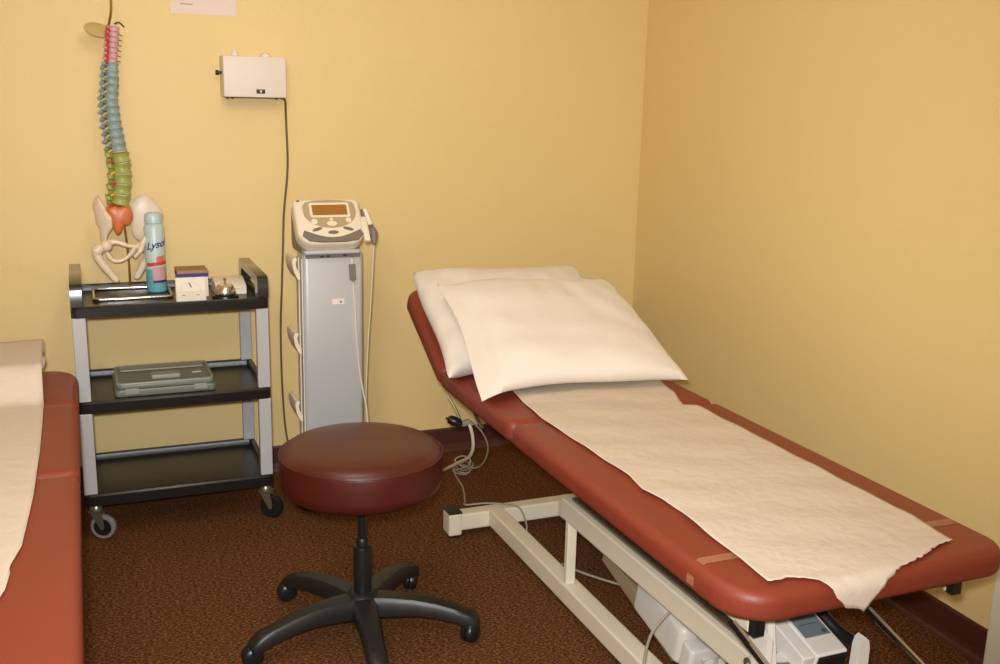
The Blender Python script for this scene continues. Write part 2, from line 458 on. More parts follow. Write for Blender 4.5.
# ------------------------------------------------------------------ table paper
def interp(tab, y):
    tab = sorted(tab)
    if y <= tab[0][0]: return tab[0][1]
    for (a, va), (c, vc) in zip(tab, tab[1:]):
        if y <= c: return va + (vc-va)*(y-a)/(c-a)
    return tab[-1][1]
def paper_right():
    Ledge = [(1.20, 1.165), (1.447, 1.168), (1.536, 1.176), (1.677, 1.182), (1.784, 1.192), (1.86, 1.190), (1.933, 1.176), (2.022, 1.192), (2.17, 1.187), (2.513, 1.178), (2.66, 1.19), (2.86, 1.215)]
    Redge = [(1.20, 1.66), (1.46, 1.660), (1.60, 1.677), (2.177, 1.679), (2.47, 1.679), (2.484, 1.640), (2.55, 1.662), (2.60, 1.683), (2.78, 1.722), (2.86, 1.73)]
    yE = 1.409; zt = .612
    # torn end: length past the reference line as a function of u across (positive = beyond the edge, hanging)
    tear = [(0, 1.447), (.08, 1.448), (.15, 1.44), (.20, 1.425), (.225, 1.40), (.25, 1.372), (.30, 1.352), (.35, 1.342), (.40, 1.334), (.43, 1.352), (.48, 1.378), (.55, 1.400), (.62, 1.412), (.70, 1.425), (.80, 1.44), (.90, 1.463), (1, 1.472)]
    NU, NV = 64, 150
    rr = .026
    b = B(); rows = []
    top = 2.86
    rnd = [random.uniform(-.004, .004) for _ in range(NU+1)]
    for j in range(NV+1):
        row = []
        for i in range(NU+1):
            u = i/NU
            e = interp(tear, u) + (rnd[i] if 0 < i < NU else 0)
            s = top + (e-top)*(j/NV)**.9
            x = interp(Ledge, max(s, 1.2)) * (1-u) + interp(Redge, max(s, 1.2)) * u
            if s >= yE + .01:
                y, z = s, zt
            else:
                a = (yE + .01 - s)/rr
                if a < PI/2: y, z = yE + .01 - rr*math.sin(a), zt - rr*(1-math.cos(a))
                else:
                    y, z = yE + .01 - rr - .001, zt - rr - (a-PI/2)*rr
            z += .0012*math.sin(x*23+y*9)*math.sin(y*14+x*5) + .0010*math.sin(y*37+x*11)
            if s < yE + .1: y -= .004
            row.append(b.verts.new((x, y, z)))
        rows.append(row)
    for j in range(NV):
        for i in range(NU): b.faces.new((rows[j][i], rows[j][i+1], rows[j+1][i+1], rows[j+1][i]))
    return b
o = obj('table_paper', paper_right(), M_paper, smooth=True, flat_angle=80)
tag(o, 'white paper sheet with torn foot end on the right treatment table', 'paper sheet')
sm = o.modifiers.new('thickness', 'SOLIDIFY'); sm.thickness = .0008; sm.offset = 1

# ------------------------------------------------------------------ pillows
def pillow(corners, tu, td, NU=56, NV=40, flange=False, seed=0, pinch=.035, floor=None):
    """corners: (low left, low right, high right, high left); u across, v up the slope"""
    ll, lr, hr, hl = [Vector(c) for c in corners]
    rnd = random.Random(seed)
    ph = [rnd.uniform(0, 6) for _ in range(8)]
    b = B(); top = []; bot = []
    def P(u, v):
        p = ll*(1-u)*(1-v) + lr*u*(1-v) + hr*u*v + hl*(1-u)*v
        cx = (u-.5)*2; cy = (v-.5)*2
        W = (lr-ll); L = (hl-ll)
        # edges bow inwards between pointed corners
        p = p - W.normalized()*cx*pinch*.35*(1-cy*cy) - L.normalized()*cy*(pinch*1.5 if cy < 0 else pinch*.25)*(1-cx**4)
        cr_ = max(0, abs(cx)-.86)*max(0, abs(cy)-.86)/.0196
        k_ = .002 if (flange and cx < 0) else .008
        p = p - W.normalized()*(1 if cx > 0 else -1)*cr_*k_ - L.normalized()*(1 if cy > 0 else -1)*cr_*k_
        p += W.normalized()*.006*math.sin(7*v+ph[0])*abs(cx) + L.normalized()*.006*math.sin(9*u+ph[1])*abs(cy)
        return p
    n = (lr-ll).cross(hl-ll).normalized()
    if n.z < 0: n = -n
    for j in range(NV+1):
        tr, br = [], []
        for i in range(NU+1):
            u, v = i/NU, j/NV
            cx, cy = (u-.5)*2, (v-.5)*2
            ax = abs(cx)
            if flange and cx < -.80: fx = .10 + .25*(1-(ax-.8)/.2)
            else:
                q = (ax if cx > 0 else ax/(.86 if flange else 1)); q = min(q, 1)
                fx = (1-q**4.5)**.55
            fy = (1-abs(cy)**4.5)**.55
            k = fx*fy
            if flange and cx < -.70: k = max(k, .12*fy) if abs(cy) < 1 else 0
            wr = .0025*math.sin(5*cx+8*cy+ph[2])*math.sin(4*cy-3*cx+ph[3]) + .0015*math.sin(15*cx*cy+11*cx+ph[4])
            edge = (ax**4 + abs(cy)**4)
            wr += .006*edge*math.sin(24*v+ph[5])*math.sin(19*u+ph[6])*(1-max(ax, abs(cy))**8)
            p = P(u, v)
            tr.append(b.verts.new(p + n*(tu*k + wr*min(1, k*3))))
            pb = p - n*td*k
            if floor: 
                zf = floor(pb.x, pb.y)
                if pb.z < zf: pb.z = zf
            if i in (0, NU) or j in (0, NV): br.append(tr[-1])
            else: br.append(b.verts.new(pb))
        top.append(tr); bot.append(br)
    for j in range(NV):
        for i in range(NU):
            b.faces.new((top[j][i], top[j][i+1], top[j+1][i+1], top[j+1][i]))
            f = (bot[j][i], bot[j+1][i], bot[j+1][i+1], bot[j][i+1])
            try: b.faces.new(f)
            except ValueError: pass
    return b
def padz(x, y):
    z = .6115
    if y > 3.10: z = max(z, .6115 + (y-3.12)*math.tan(rad(27)) + .004)
    return z + .002
back_c = [(1.035, 2.90, .632), (1.735, 2.93, .640), (1.735, 3.42, .880), (1.070, 3.41, .893)]
o = obj('pillow', pillow(back_c, .050, .115, seed=2, floor=padz), M_linen, smooth=True, flat_angle=80)
tag(o, 'white pillow mostly hidden behind another pillow on the raised head section', 'pillow', 'pillows on the right treatment table')
front_c = [(1.060, 2.670, .626), (1.768, 2.628, .630), (1.735, 3.165, .872), (1.085, 3.165, .893)]
def frontfloor(x, y):
    # rests on the paper, then on the pillow behind
    z = .6160
    if y > 2.90:
        z = max(z, .640 + (y-2.90)*.47 + .046*min(1, (y-2.9)/.12))
    return z
o = obj('pillow', pillow(front_c, .060, .060, seed=5, flange=True, floor=frontfloor), M_linen, smooth=True, flat_angle=80)
tag(o, 'fully visible white pillow in front, with open hem to the left', 'pillow', 'pillows on the right treatment table')

# pillow and paper of the left table
LZ = .6245
def left_under(x, y): return LZ
lp = [(-.70, 3.08, .662), (-.145, 3.08, .662), (-.135, 3.42, .672), (-.70, 3.42, .672)]
o = obj('pillow', pillow(lp, .035, .045, seed=9, floor=left_under, pinch=.01), M_linen, smooth=True, flat_angle=80)
tag(o, 'low white pillow under the paper at the head of the left table', 'pillow')
def left_paper():
    Re = [(1.5, -.17), (1.842, -.168), (2.02, -.128), (2.44, -.13), (2.9, -.133), (3.03, -.138), (3.2, -.145), (3.45, -.158)]
    b = B(); rows = []; NU, NV = 40, 120
    tear = [(0, 1.70), (.3, 1.62), (.6, 1.72), (.8, 1.70), (.88, 1.80), (.95, 1.79), (1, 1.93)]
    rnd = [random.uniform(-.006, .006) for _ in range(NU+1)]
    for j in range(NV+1):
        row = []
        for i in range(NU+1):
            u = i/NU; e = interp(tear, u) + rnd[i]
            s = 3.455 + (e-3.455)*j/NV
            xr = interp([(1.5, -.19), (1.70, -.165), (1.85, -.155), (1.95, -.168), (2.04, -.150), (2.3, -.138), (2.6, -.133), (2.8, -.133), (3.0, -.134), (3.1, -.136), (3.46, -.140)], s)
            x = -.70 + (xr+.70)*u
            z = LZ + .002 + .001*math.sin(x*31+s*11)*math.sin(s*17)
            if s > 3.02:
                k = min(1, (s-3.02)/.12); z += .088*(k*k*(3-2*k))
            row.append(b.verts.new((x, s, z)))
        rows.append(row)
    # the far end drops over the pillow's head side
    for q in range(1, 6):
        row = [b.verts.new((v.co.x, 3.455+.004*q, v.co.z-.010*q)) for v in rows[0]] if q == 1 else [b.verts.new((v.co.x, 3.455+.003*q, v.co.z-.010)) for v in prev]
        p0 = rows[0] if q == 1 else prev
        for i in range(NU): b.faces.new((p0[i], p0[i+1], row[i+1], row[i]))
        prev = row
    for j in range(NV):
        for i in range(NU): b.faces.new((rows[j][i], rows[j][i+1], rows[j+1][i+1], rows[j+1][i]))
    return b
o = obj('table_paper', left_paper(), M_paper, smooth=True, flat_angle=80)
tag(o, 'white paper sheet on the left treatment table, running over a low pillow', 'paper sheet')
sm = o.modifiers.new('thickness', 'SOLIDIFY'); sm.thickness = .0008; sm.offset = 1

# ------------------------------------------------------------------ stool
SX, SY = .665, 2.56
st = thing('rolling_stool', 'round maroon vinyl rolling stool with black five-star base', 'stool', (SX, SY, 0))
b = B(); R_ = .2215
prof = [(0, .445), (.19, .445), (.205, .450), (R_-.006, .461), (R_-.001, .473), (R_, .483), (R_, .545), (R_-.001, .550), (R_-.003, .555), (R_-.008, .560)]
prof += [(R_-.020, .5685), (R_-.040, .5745), (R_-.075, .5795), (R_-.12, .5825), (0, .5845)]
lathe(b, prof, (SX, SY, 0), n=72); obj('seat', b, M_maroon, st, smooth=True, flat_angle=70)
b = B(); tube(b, [(SX+R_*math.cos(a)*1.0006, SY+R_*math.sin(a)*1.0006, .5525) for a in [2*PI*k/72 for k in range(73)]], .0022, 6, caps=False)
obj('seat_seam', b, M_maroon, st, smooth=True)
b = B(); box(b, (SX-.09, SY-.09, .434), (SX+.09, SY+.09, .4445), .004); lathe(b, [(.035, .400), (.035, .434)], (SX, SY, 0)); obj('seat_plate', b, M_black, st, smooth=True)
b = B(); lathe(b, [(.0125, .28), (.0125, .3995)], (SX, SY, 0), n=24); obj('piston', b, M_steel if False else M_black, st, smooth=True)
b = B(); lathe(b, [(.022, .355), (.027, .352), (.028, .33), (.028, .31), (.020, .305), (.020, .40)][::-1] if False else [(.0250, .11), (.0250, .268), (.0235, .273), (.0175, .275), (.0175, .296), (.015, .299)], (SX, SY, 0), n=28)
obj('column', b, M_black, st, smooth=True, flat_angle=50)
b = B(); lathe(b, [(.030, .060), (.052, .062), (.058, .075), (.056, .105), (.045, .128), (.032, .138), (.029, .139)], (SX, SY, 0), n=36); obj('base_hub', b, M_nylon, st, smooth=True)
for k in range(5):
    a = rad(-25 + 72*k); d = Vector((math.cos(a), math.sin(a), 0)); s = Vector((-d.y, d.x, 0))
    rings = []
    for (r, zt, h, w) in ((.035, .130, .055, .056), (.08, .130, .052, .052), (.14, .126, .044, .047), (.20, .116, .040, .043), (.25, .102, .038, .041), (.290, .090, .040, .041), (.310, .076, .036, .038), (.318, .060, .018, .030)):
        c = Vector((SX, SY, 0)) + d*r*(1 if r < .05 else 1.045)
        ring = []
        for (uu, vv) in ((-.5, -.85), (-.5, -.25), (-.36, -.04), (0, 0), (.36, -.04), (.5, -.25), (.5, -.85), (.35, -1), (-.35, -1)):
            ring.append(c + s*(uu*w*1.25) + Vector((0, 0, zt + vv*h*1.2)))
        rings.append(ring)
    b = B(); loft(b, rings); leg = obj('base_leg', b, M_nylon, st, smooth=True, flat_angle=45)
    # twin-wheel caster
    sw = rad([-120, 200, 60, -10, 20][k]); wd = Vector((math.cos(a+sw), math.sin(a+sw), 0)); wa = Vector((-wd.y, wd.x, 0))
    cc = Vector((SX, SY, 0)) + d*.313
    b = B(); tube(b, [cc + Vector((0, 0, .066)), cc + Vector((0, 0, .045))], .008, 10)
    wc = cc + wd*.012 + Vector((0, 0, .0295))
    for sg in (-1, 1):
        lathe(b, [(0, .0225), (.013, .022), (.024, .019), (.0290, .012), (.0290, .003), (.022, .002)], wc, wa*sg, 24)
    obj('caster', b, M_black, leg, smooth=True, flat_angle=50)

# ------------------------------------------------------------------ cart
CX0, CX1, CY0, CY1 = -.054, .576, 3.455, 3.895
cart = thing('utility_cart', 'black three-shelf utility cart with silver uprights, against the back wall', 'cart', ((CX0+CX1)/2, (CY0+CY1)/2, 0))
def shelf(z0, z1, zf, name='shelf'):
    b = B(); lip = .022
    slabM = T(CX0, CY0, z0)
    # floor
    box(b, (CX0+.004, CY0+.004, z0+.006), (CX1-.004, CY1-.004, zf))
    # rim
    out = rrect(CX1-CX0, CY1-CY0, (.02,)*4, 0, 5); inn = rrect(CX1-CX0, CY1-CY0, (.02,)*4, lip, 5)
    o2 = rrect(CX1-CX0, CY1-CY0, (.02,)*4, .005, 5); i2 = rrect(CX1-CX0, CY1-CY0, (.02,)*4, lip-.004, 5)
    lv = [(out, z0), (out, z1-.006), (o2, z1), (i2, z1), (inn, z1-.006), (inn, z0)]
    vr = [[b.verts.new((CX0+x, CY0+y, z)) for x, y in r] for r, z in lv]; N = len(out)
    for i in range(len(vr)):
        for k in range(N): b.faces.new((vr[i][k], vr[i][(k+1) % N], vr[(i+1) % len(vr)][(k+1) % N], vr[(i+1) % len(vr)][k]))
    return obj(name, b, M_tray, cart, smooth=True, flat_angle=35)
sh_top = shelf(.776, .812, .790)
shelf(.453, .492, .470)
shelf(.128, .168, .146)
# moulded side handles
for sx, x0, x1 in ((-1, CX0, CX0+.038), (1, CX1-.038, CX1)):
    b = B()
    h1 = .888
    outer = [(CY0+.002, .8122), (CY0+.002, h1-.022), (CY0+.008, h1-.008), (CY0+.022, h1)]
    outer += [(CY1-.022, h1), (CY1-.008, h1-.008), (CY1-.002, h1-.022), (CY1-.002, .8122)]
    inner = [(CY1-.055, .8122), (CY1-.055, h1-.045), (CY1-.075, h1-.028), (CY0+.075, h1-.028), (CY0+.055, h1-.045), (CY0+.055, .8122)]
    poly = outer + inner
    prism(b, poly, x0+.001, x1-.001, lambda u, v, w: Vector((w, u, v)))
    bevel_all(b, .010, 4, 40)
    obj('handle', b, M_handle, cart, smooth=True, flat_angle=40)
for x0 in (CX0+.002, CX1-.044):
    for y0 in (CY0+.003, CY1-.033):
        for za, zb in ((.169, .4525), (.493, .7755)):
            b = B(); box(b, (x0, y0, za), (x0+.042, y0+.030, zb), .003)
            obj('upright', b, M_silver, cart)
# casters
def caster(x, y, ang, wheel_m, big=True):
    r = .043
    b = B(); d = Vector((math.cos(ang), math.sin(ang), 0)); s = Vector((-d.y, d.x, 0))
    c = Vector((x, y, 0)); wc = c + d*.022 + Vector((0, 0, r))
    lathe(b, [(.012, .100), (.021, .102), (.021, .116), (.012, .127)], c, n=20)
    for sg in (-1, 1):
        prism(b, [(-.020, .102), (.022, .102), (.031, .05), (.027, .036), (.017, .036), (.010, .05)], sg*.0135, sg*.0158,
              lambda u, v, w: c + d*u + s*w + Vector((0, 0, v)))
    prism(b, [(-.022, .098), (.026, .098), (.026, .103), (-.022, .103)], -.0178, .0178, lambda u, v, w: c + d*u + s*w + Vector((0, 0, v)))
    o = obj('caster', b, M_steel, cart, smooth=True, flat_angle=40)
    b = B(); lathe(b, [(r-.012, -.011), (r-.003, -.011), (r, -.007), (r, .007), (r-.003, .011), (r-.012, .011)], wc, s, 32, cap=False); obj('wheel_tyre', b, wheel_m, o, smooth=True, flat_angle=50)
    b = B(); lathe(b, [(0, -.0125), (.010, -.0125), (.012, -.009), (r-.0115, -.009), (r-.0115, .009), (.012, .009), (.010, .0125), (0, .0125)], wc, s, 32); obj('wheel_hub', b, M_black, o, smooth=True, flat_angle=50)
    return o
caster(CX0+.035, CY0+.035, rad(-25), M_rubber)
caster(CX1-.026, CY0+.030, rad(-35), M_black)
caster(CX0+.045, CY1-.045, rad(10), M_rubber)
caster(CX1-.045, CY1-.045, rad(30), M_black)

# ------------------------------------------------------------------ carry case on the middle shelf
case = thing('carry_case', 'grey-green plastic carry case lying on the middle shelf of the cart', 'case', (.235, 3.63, .471))
b = B(); slab(b, .335, .27, .024, (.015,)*4, .006, T(.066, 3.555, .4705), seg=3); obj('case_base', b, M_case, case, smooth=True, flat_angle=40)
b = B(); slab(b, .325, .255, .018, (.02,)*4, .006, T(.071, 3.562, .495), seg=4); lid = obj('case_lid', b, M_case, case, smooth=True, flat_angle=40)
b = B()
rim = rrect(.315, .245, (.018,)*4, 0, 5); pts = [(x+.076, y+3.567, .5135) for x, y in rim]; pts.append(pts[0]); tube(b, pts, .0045, 8, caps=False)
obj('lid_rim', b, M_casel, lid, smooth=True)
b = B(); slab(b, .290, .060, .006, (.008,)*4, .002, T(.088, 3.735, .5132), seg=2); obj('lid_panel', b, M_casel, lid, smooth=True)
b = B(); slab(b, .098, .050, .016, (.006,)*4, .004, T(.188, 3.605, .5132), seg=3); obj('handle', b, M_card if False else M_casel, case, smooth=True)
b = B(); box(b, (.080, 3.549, .4925), (.388, 3.5545, .4975), .001); obj('rim_strip', b, M_casel, case)
for x in (.098, .325):
    b = B(); box(b, (x, 3.545, .482), (x+.045, 3.5545, .502), .002); obj('latch', b, M_casel, case)
b = B(); box(b, (.33, 3.66, .5132), (.362, 3.675, .5148), .0005); obj('badge', b, M_card, case)

# ------------------------------------------------------------------ spine model
SYP = 3.80
sp = thing('spine_model', 'coloured plastic human spine and pelvis model on a chrome stand, on the top shelf', 'anatomical model', (.145, 3.79, .7915))
b = B()
bz = .7965
loop = rrect(.255, .205, (.018,)*4, 0, 5); pts = [(x+.020, y+3.652, bz) for x, y in loop]; pts.append(pts[0])
tube(b, pts, .006, 10, caps=False); obj('base_frame', b, M_chrome, sp, smooth=True)
rod0 = Vector((.146, 3.857, bz+.004))
b = B(); tube(b, smoothpts([rod0, Vector((.146, 3.856, .90)), Vector((.140, 3.853, 1.00)), Vector((.120, 3.86, 1.25)), Vector((.118, 3.86, 1.60)), Vector((.125, 3.83, 1.70)), at_y(111, 10, 3.80), at_y(110, -8, 3.80)]), .0042, 8)
obj('support_rod', b, M_brass, sp, smooth=True)
def path(y):   # photo row -> column of the vertebral bodies
    tab = [(28, 114), (45, 113), (62, 112), (84, 112), (101, 111), (125, 114), (149, 118.5), (164, 121.5), (181, 122.5), (198, 121), (208, 119)]
    return interp(tab, y)
rows = []
for k in range(7): rows.append((29 + k*5.3, 4.9, 5.4, M_pink, 'c'))
for k in range(12): rows.append((66.5 + k*7.35 - (0 if k else .5), 6.8, 5.6 + k*.16, M_blue, 't'))
for k in range(5): rows.append((157.5 + k*10.6, 9.4, 8.6, M_green, 'l'))
for i, (y, h, w, m, kind) in enumerate(rows):
    c = at_y(path(y), y, SYP); px = .00385
    nxt = at_y(path(y+4), y+4, SYP); ax = (c-nxt).normalized()
    H = h*px; Rr = w*px
    if kind == 'c': Rr *= .85
    b = B()
    lathe(b, [(Rr*.9, -H*.46), (Rr, -H*.40), (Rr*.86, -H*.15), (Rr*.86, H*.15), (Rr, H*.40), (Rr*.9, H*.46)], c, ax, 20, sx=1, sy=1)
    # arch: pedicles, transverse and spinous processes, towards the left of the photo and outwards
    L = {'c': .016, 't': .026, 'l': .014}[kind] + (i % 2)*.003
    if kind == 't' and i < 11: L = .018 + .0008*i
    dn = -.35 if kind != 't' else -.30
    base = c + Vector((-Rr*.7, 0, 0))
    tip = c + Vector((-Rr-L*.75, .0, dn*H*1.2))
    tube(b, [base, base*.6+tip*.4+Vector((0, 0, H*.12)), base*.25+tip*.75, tip], [H*.36, H*.30, H*.24, H*.10], 8)
    for sg in (-1, 1):
        beam(b, c + Vector((-Rr*.8, 0, H*.05)), c + Vector((-Rr*1.3, sg*(Rr*.9+.012), H*.25 + .002)), H*.4, H*.4, bev=H*.06)
    o = obj('vertebra', b, m, sp, smooth=True, flat_angle=45)
    o['label'] = {'c': 'lavender neck vertebra', 't': 'blue-grey chest vertebra', 'l': 'green lumbar vertebra'}[kind]
    # nerve root / artery
    mm = M_red if kind == 'c' or (kind == 'l' and i % 2) else M_yellow
    q = c + Vector((-Rr*.85, -Rr*.75, -H*.42))
    b = B(); tube(b, smoothpts([q + Vector((.004, .006, .002)), q + Vector((-.002, -.004, 0)), q + Vector((-.010, -.006, -.004 if kind != 'c' else .006))], 4), .0034 if kind != 'l' else .0042, 8)
    obj('nerve_root', b, mm, o, smooth=True)
    if kind == 'c' and i > 0:
        b = B(); q = c + Vector((Rr*.9, -Rr*.3, 0)); tube(b, [q, q+Vector((.010, -.004, -.003))], .0025, 6); obj('nerve_root', b, M_yellow, o, smooth=True)
    # disc below
    if i < len(rows)-1:
        dc = c - ax*(H*.53); b = B(); lathe(b, [(Rr*.84, -.0022), (Rr*.9, 0), (Rr*.84, .0022)], dc, ax, 20); obj('disc', b, M_bone, o, smooth=True)
# bones as thick domed plates
def plate(outline, Y, th, dome, m, name, parent, label=None, dy=None, hole=None):
    pts = [at_y(x, y, Y) for x, y in outline]
    pts = smoothpts(pts + [pts[0]], 5)[:-1]
    c = sum(pts, Vector())/len(pts)
    b = B(); N = len(pts); layers = []
    for (s, k) in ((0.0, 1), (.35, .94), (.65, .76), (.87, .5), (.97, .2), (1.0, 0)):
        layers.append((s, k))
    def vert(p, s, off): 
        q = c + (p-c)*s; yy = q.y + off + (dy(q) if dy else 0); return b.verts.new((q.x, yy, q.z))
    front = [[vert(p, s, -th/2*0 - (dome*k + th*.5*min(1, k*2.5))) for p in pts] for s, k in layers[1:]]
    back = [[vert(p, s, -(dome*k) + th*.5*min(1, k*2.5)) for p in pts] for s, k in layers[1:-1]]
    fc = vert(c, 1, -(dome + th/2)); bc = vert(c, 1, -dome + th/2)
    back.append(front[-1])
    for rs, cc in ((front, fc), (back, bc)):
        for i in range(N): b.faces.new((cc, rs[0][i], rs[0][(i+1) % N]))
        for a_, d_ in zip(rs, rs[1:]):
            for i in range(N): b.faces.new((a_[i], a_[(i+1) % N], d_[(i+1) % N], d_[i]))
    o = obj(name, b, m, parent, smooth=True, flat_angle=80)
    if label: o['label'] = label
    return o
plate([(106, 207), (112, 204), (119, 206), (127, 204), (132, 210), (133, 219), (129, 225), (124, 226), (121, 233), (117, 235), (113, 229), (110, 223), (107, 214)], 3.795, .022, .012, M_orange, 'sacrum', sp, 'orange sacrum')
plate([(97.5, 195), (103, 203), (107, 211), (111.5, 217), (112, 227), (108, 234), (106, 243), (101, 242), (100, 236), (99, 229), (96, 224), (94.5, 214), (92.5, 208), (94, 200)], 3.76, .018, .012, M_bone, 'hip_bone', sp, 'narrow left hip bone seen edge-on', dy=lambda q: -.9*(q.x-.06))
plate([(131, 203), (138, 196), (148, 195), (156, 203), (161, 209), (163, 217), (158, 230), (152, 237), (144, 241), (137, 240), (132, 234), (130, 224), (129, 212)], 3.83, .010, .012, M_clearp, 'hip_bone', sp, 'broad pale right hip bone')
b = B(); q1 = at_y(112, 243, 3.77)
tube(b, smoothpts([at_y(104, 243, 3.77), at_y(116, 242, 3.765), at_y(127, 245.5, 3.76), at_y(136, 247, 3.76)], 5), [.012]*5+[.009]*5+[.007]*5+[.008], 10)
tube(b, smoothpts([at_y(104, 246, 3.77), at_y(111, 259, 3.76), at_y(120, 261, 3.76), at_y(129, 256, 3.76), at_y(135, 247, 3.76)], 5), [.010]*5+[.007]*15+[.008], 10)
tube(b, smoothpts([at_y(134, 258, 3.77), at_y(140, 251, 3.765), at_y(143, 243, 3.78), at_y(147, 236, 3.79)], 5), [.007]*5+[.010]*10+[.012], 10)
tube(b, smoothpts([at_y(127, 258, 3.77), at_y(133, 253, 3.77), at_y(139, 243, 3.77)], 5), .006, 10)
obj('pubic_arch', b, M_bone, sp, smooth=True)
for nm, a_, hd, tr, en, m_ in (('left', 0, (106, 246), (97, 251), (116, 280), M_bone), ('right', 1, (143, 246), (149, 250), (137, 277), M_clearp)):
    b = B(); Y_ = 3.745 if not a_ else 3.83
    sphere(b, at_y(*hd, Y_), .021); 
    mid = ((tr[0]*.9+en[0]*.1), tr[1]+6)
    tube(b, smoothpts([at_y(*hd, Y_), at_y(*tr, Y_), at_y(tr[0]+(3 if not a_ else -3), tr[1]+10, Y_), at_y(*en, Y_)], 5), [.014]*3+[.018]*4+[.016]*3+[.0145]*3+[.013]*2+[.0125], 12)
    sphere(b, at_y(*en, Y_), .0125, s=(1, 1, .8)); sphere(b, at_y(*tr, Y_), .019)
    o = obj('femur', b, m_, sp, smooth=True)
# occiput plate on top
b = B(); oc = at_y(98, 30, 3.83); tp = at_y(112, 27, 3.80)
pts = []
for k in range(28):
    a = 2*PI*k/28; pts.append((oc + Vector((.052*math.cos(a), .04*math.sin(a), .0))))
M3 = Matrix.Translation(oc) @ Matrix.Rotation(rad(12), 4, 'Y') @ Matrix.Rotation(rad(38), 4, 'X')
vt = [b.verts.new(M3 @ Vector((.045*math.cos(2*PI*k/28), .036*math.sin(2*PI*k/28), .003))) for k in range(28)]
vb = [b.verts.new(M3 @ Vector((.045*math.cos(2*PI*k/28), .036*math.sin(2*PI*k/28), -.003))) for k in range(28)]
ct = b.verts.new(M3 @ Vector((0, 0, .012))); cb = b.verts.new(M3 @ Vector((0, 0, .006)))
for k in range(28):
    k2 = (k+1) % 28
    b.faces.new((ct, vt[k], vt[k2])); b.faces.new((cb, vb[k2], vb[k])); b.faces.new((vt[k], vb[k], vb[k2], vt[k2]))
obj('occiput_plate', b, M_occ, sp, smooth=True)
b = B(); tube(b, smoothpts([at_y(114, 24, 3.79), at_y(119, 22.5, 3.785), at_y(124, 27, 3.78)], 5), .0028, 8); obj('artery', b, M_ink, sp, smooth=True)
b = B(); tube(b, smoothpts([at_y(107, 25, 3.775), at_y(106, 36, 3.77), at_y(108, 48, 3.775), at_y(107, 62, 3.775)], 5), .003, 8); obj('artery', b, M_red, sp, smooth=True)

# ------------------------------------------------------------------ lettering helper
def text_mesh(s, size, shear=0, offset=0):
    cu = bpy.data.curves.new('lettering', 'FONT'); cu.body = s; cu.size = size; cu.shear = shear
    cu.extrude = 0; cu.align_x = 'CENTER'; cu.offset = offset
    o = bpy.data.objects.new('lettering', cu); COL.objects.link(o)
    dg = bpy.context.evaluated_depsgraph_get(); dg.update()
    me = bpy.data.meshes.new_from_object(o.evaluated_get(dg))
    vs = [v.co.copy() for v in me.vertices]; fs = [tuple(p.vertices) for p in me.polygons]
    bpy.data.objects.remove(o); bpy.data.curves.remove(cu); bpy.data.meshes.remove(me)
    return vs, fs
def letters(s, size, place, m, parent, shear=0, name='lettering', offset=0):
    vs, fs = text_mesh(s, size, shear, offset); b = B()
    bv = [b.verts.new(v) for v in vs]
    for f in fs:
        try: b.faces.new([bv[i] for i in f])
        except ValueError: pass
    bmesh.ops.subdivide_edges(b, edges=b.edges, cuts=1)
    bmesh.ops.triangulate(b, faces=b.faces)
    for v in b.verts: v.co = place(v.co.x, v.co.y)
    return obj(name, b, m, parent)

# ------------------------------------------------------------------ spray can
cx, cy, cz, cr = .234, 3.795, .7905, .0345
can = thing('spray_can', 'turquoise and white aerosol disinfectant can on the top shelf beside the spine model', 'spray can', (cx, cy, cz))
b = B(); lathe(b, [(cr-.004, 0), (cr-.001, .002), (cr, .006), (cr, .085)], (cx, cy, cz), n=40); obj('can_body', b, M_can, can, smooth=True, flat_angle=50)
b = B(); lathe(b, [(cr, .0852), (cr, .232), (cr-.003, .240), (cr-.008, .246)], (cx, cy, cz), n=40); o = obj('upper_label', b, M_canl, can, smooth=True, flat_angle=50); o['label'] = 'pale upper label'
b = B(); lathe(b, [(cr-.0085, .2462), (cr-.004, .248), (cr-.004, .272), (cr-.007, .281), (cr-.014, .285), (0, .286)], (cx, cy, cz), n=32); obj('cap', b, M_canl, can, smooth=True, flat_angle=50)
view_a = math.atan2(-cy, -cx)  # direction from can to the room's middle
def band(z0, z1, a0, a1, m, name, slope=0, r=cr+.0004, n=20):
    b = B(); lo = []; hi = []
    for k in range(n+1):
        a = view_a + a0 + (a1-a0)*k/n
        lo.append(b.verts.new((cx+r*math.cos(a), cy+r*math.sin(a), cz+z0+slope*k/n))); hi.append(b.verts.new((cx+r*math.cos(a), cy+r*math.sin(a), cz+z1+slope*k/n)))
    for k in range(n): b.faces.new((lo[k], lo[k+1], hi[k+1], hi[k]))
    return obj(name, b, m, can, smooth=True)
band(.094, .107, -1.0, 1.5, M_canr, 'red_band', .008)
band(.045, .0935, -.35, 1.2, M_canp, 'pink_label')
band(.036, .045, -.3, 1.2, M_navy, 'blue_band', r=cr+.0008)
band(.110, .130, .1, 1.0, mat('can_pink_print', srgb(214, 120, 110), .4), 'pink_print', .004)
def on_can(z, a0, tilt=0, r=cr+.001):
    return lambda x, y: Vector((cx+r*math.cos(view_a+a0+x/r), cy+r*math.sin(view_a+a0+x/r), cz+z+y+tilt*x))
letters('Lysol', .036, on_can(.162, .18, .22), M_navy, can, shear=.3, name='brand_lettering', offset=.0008)

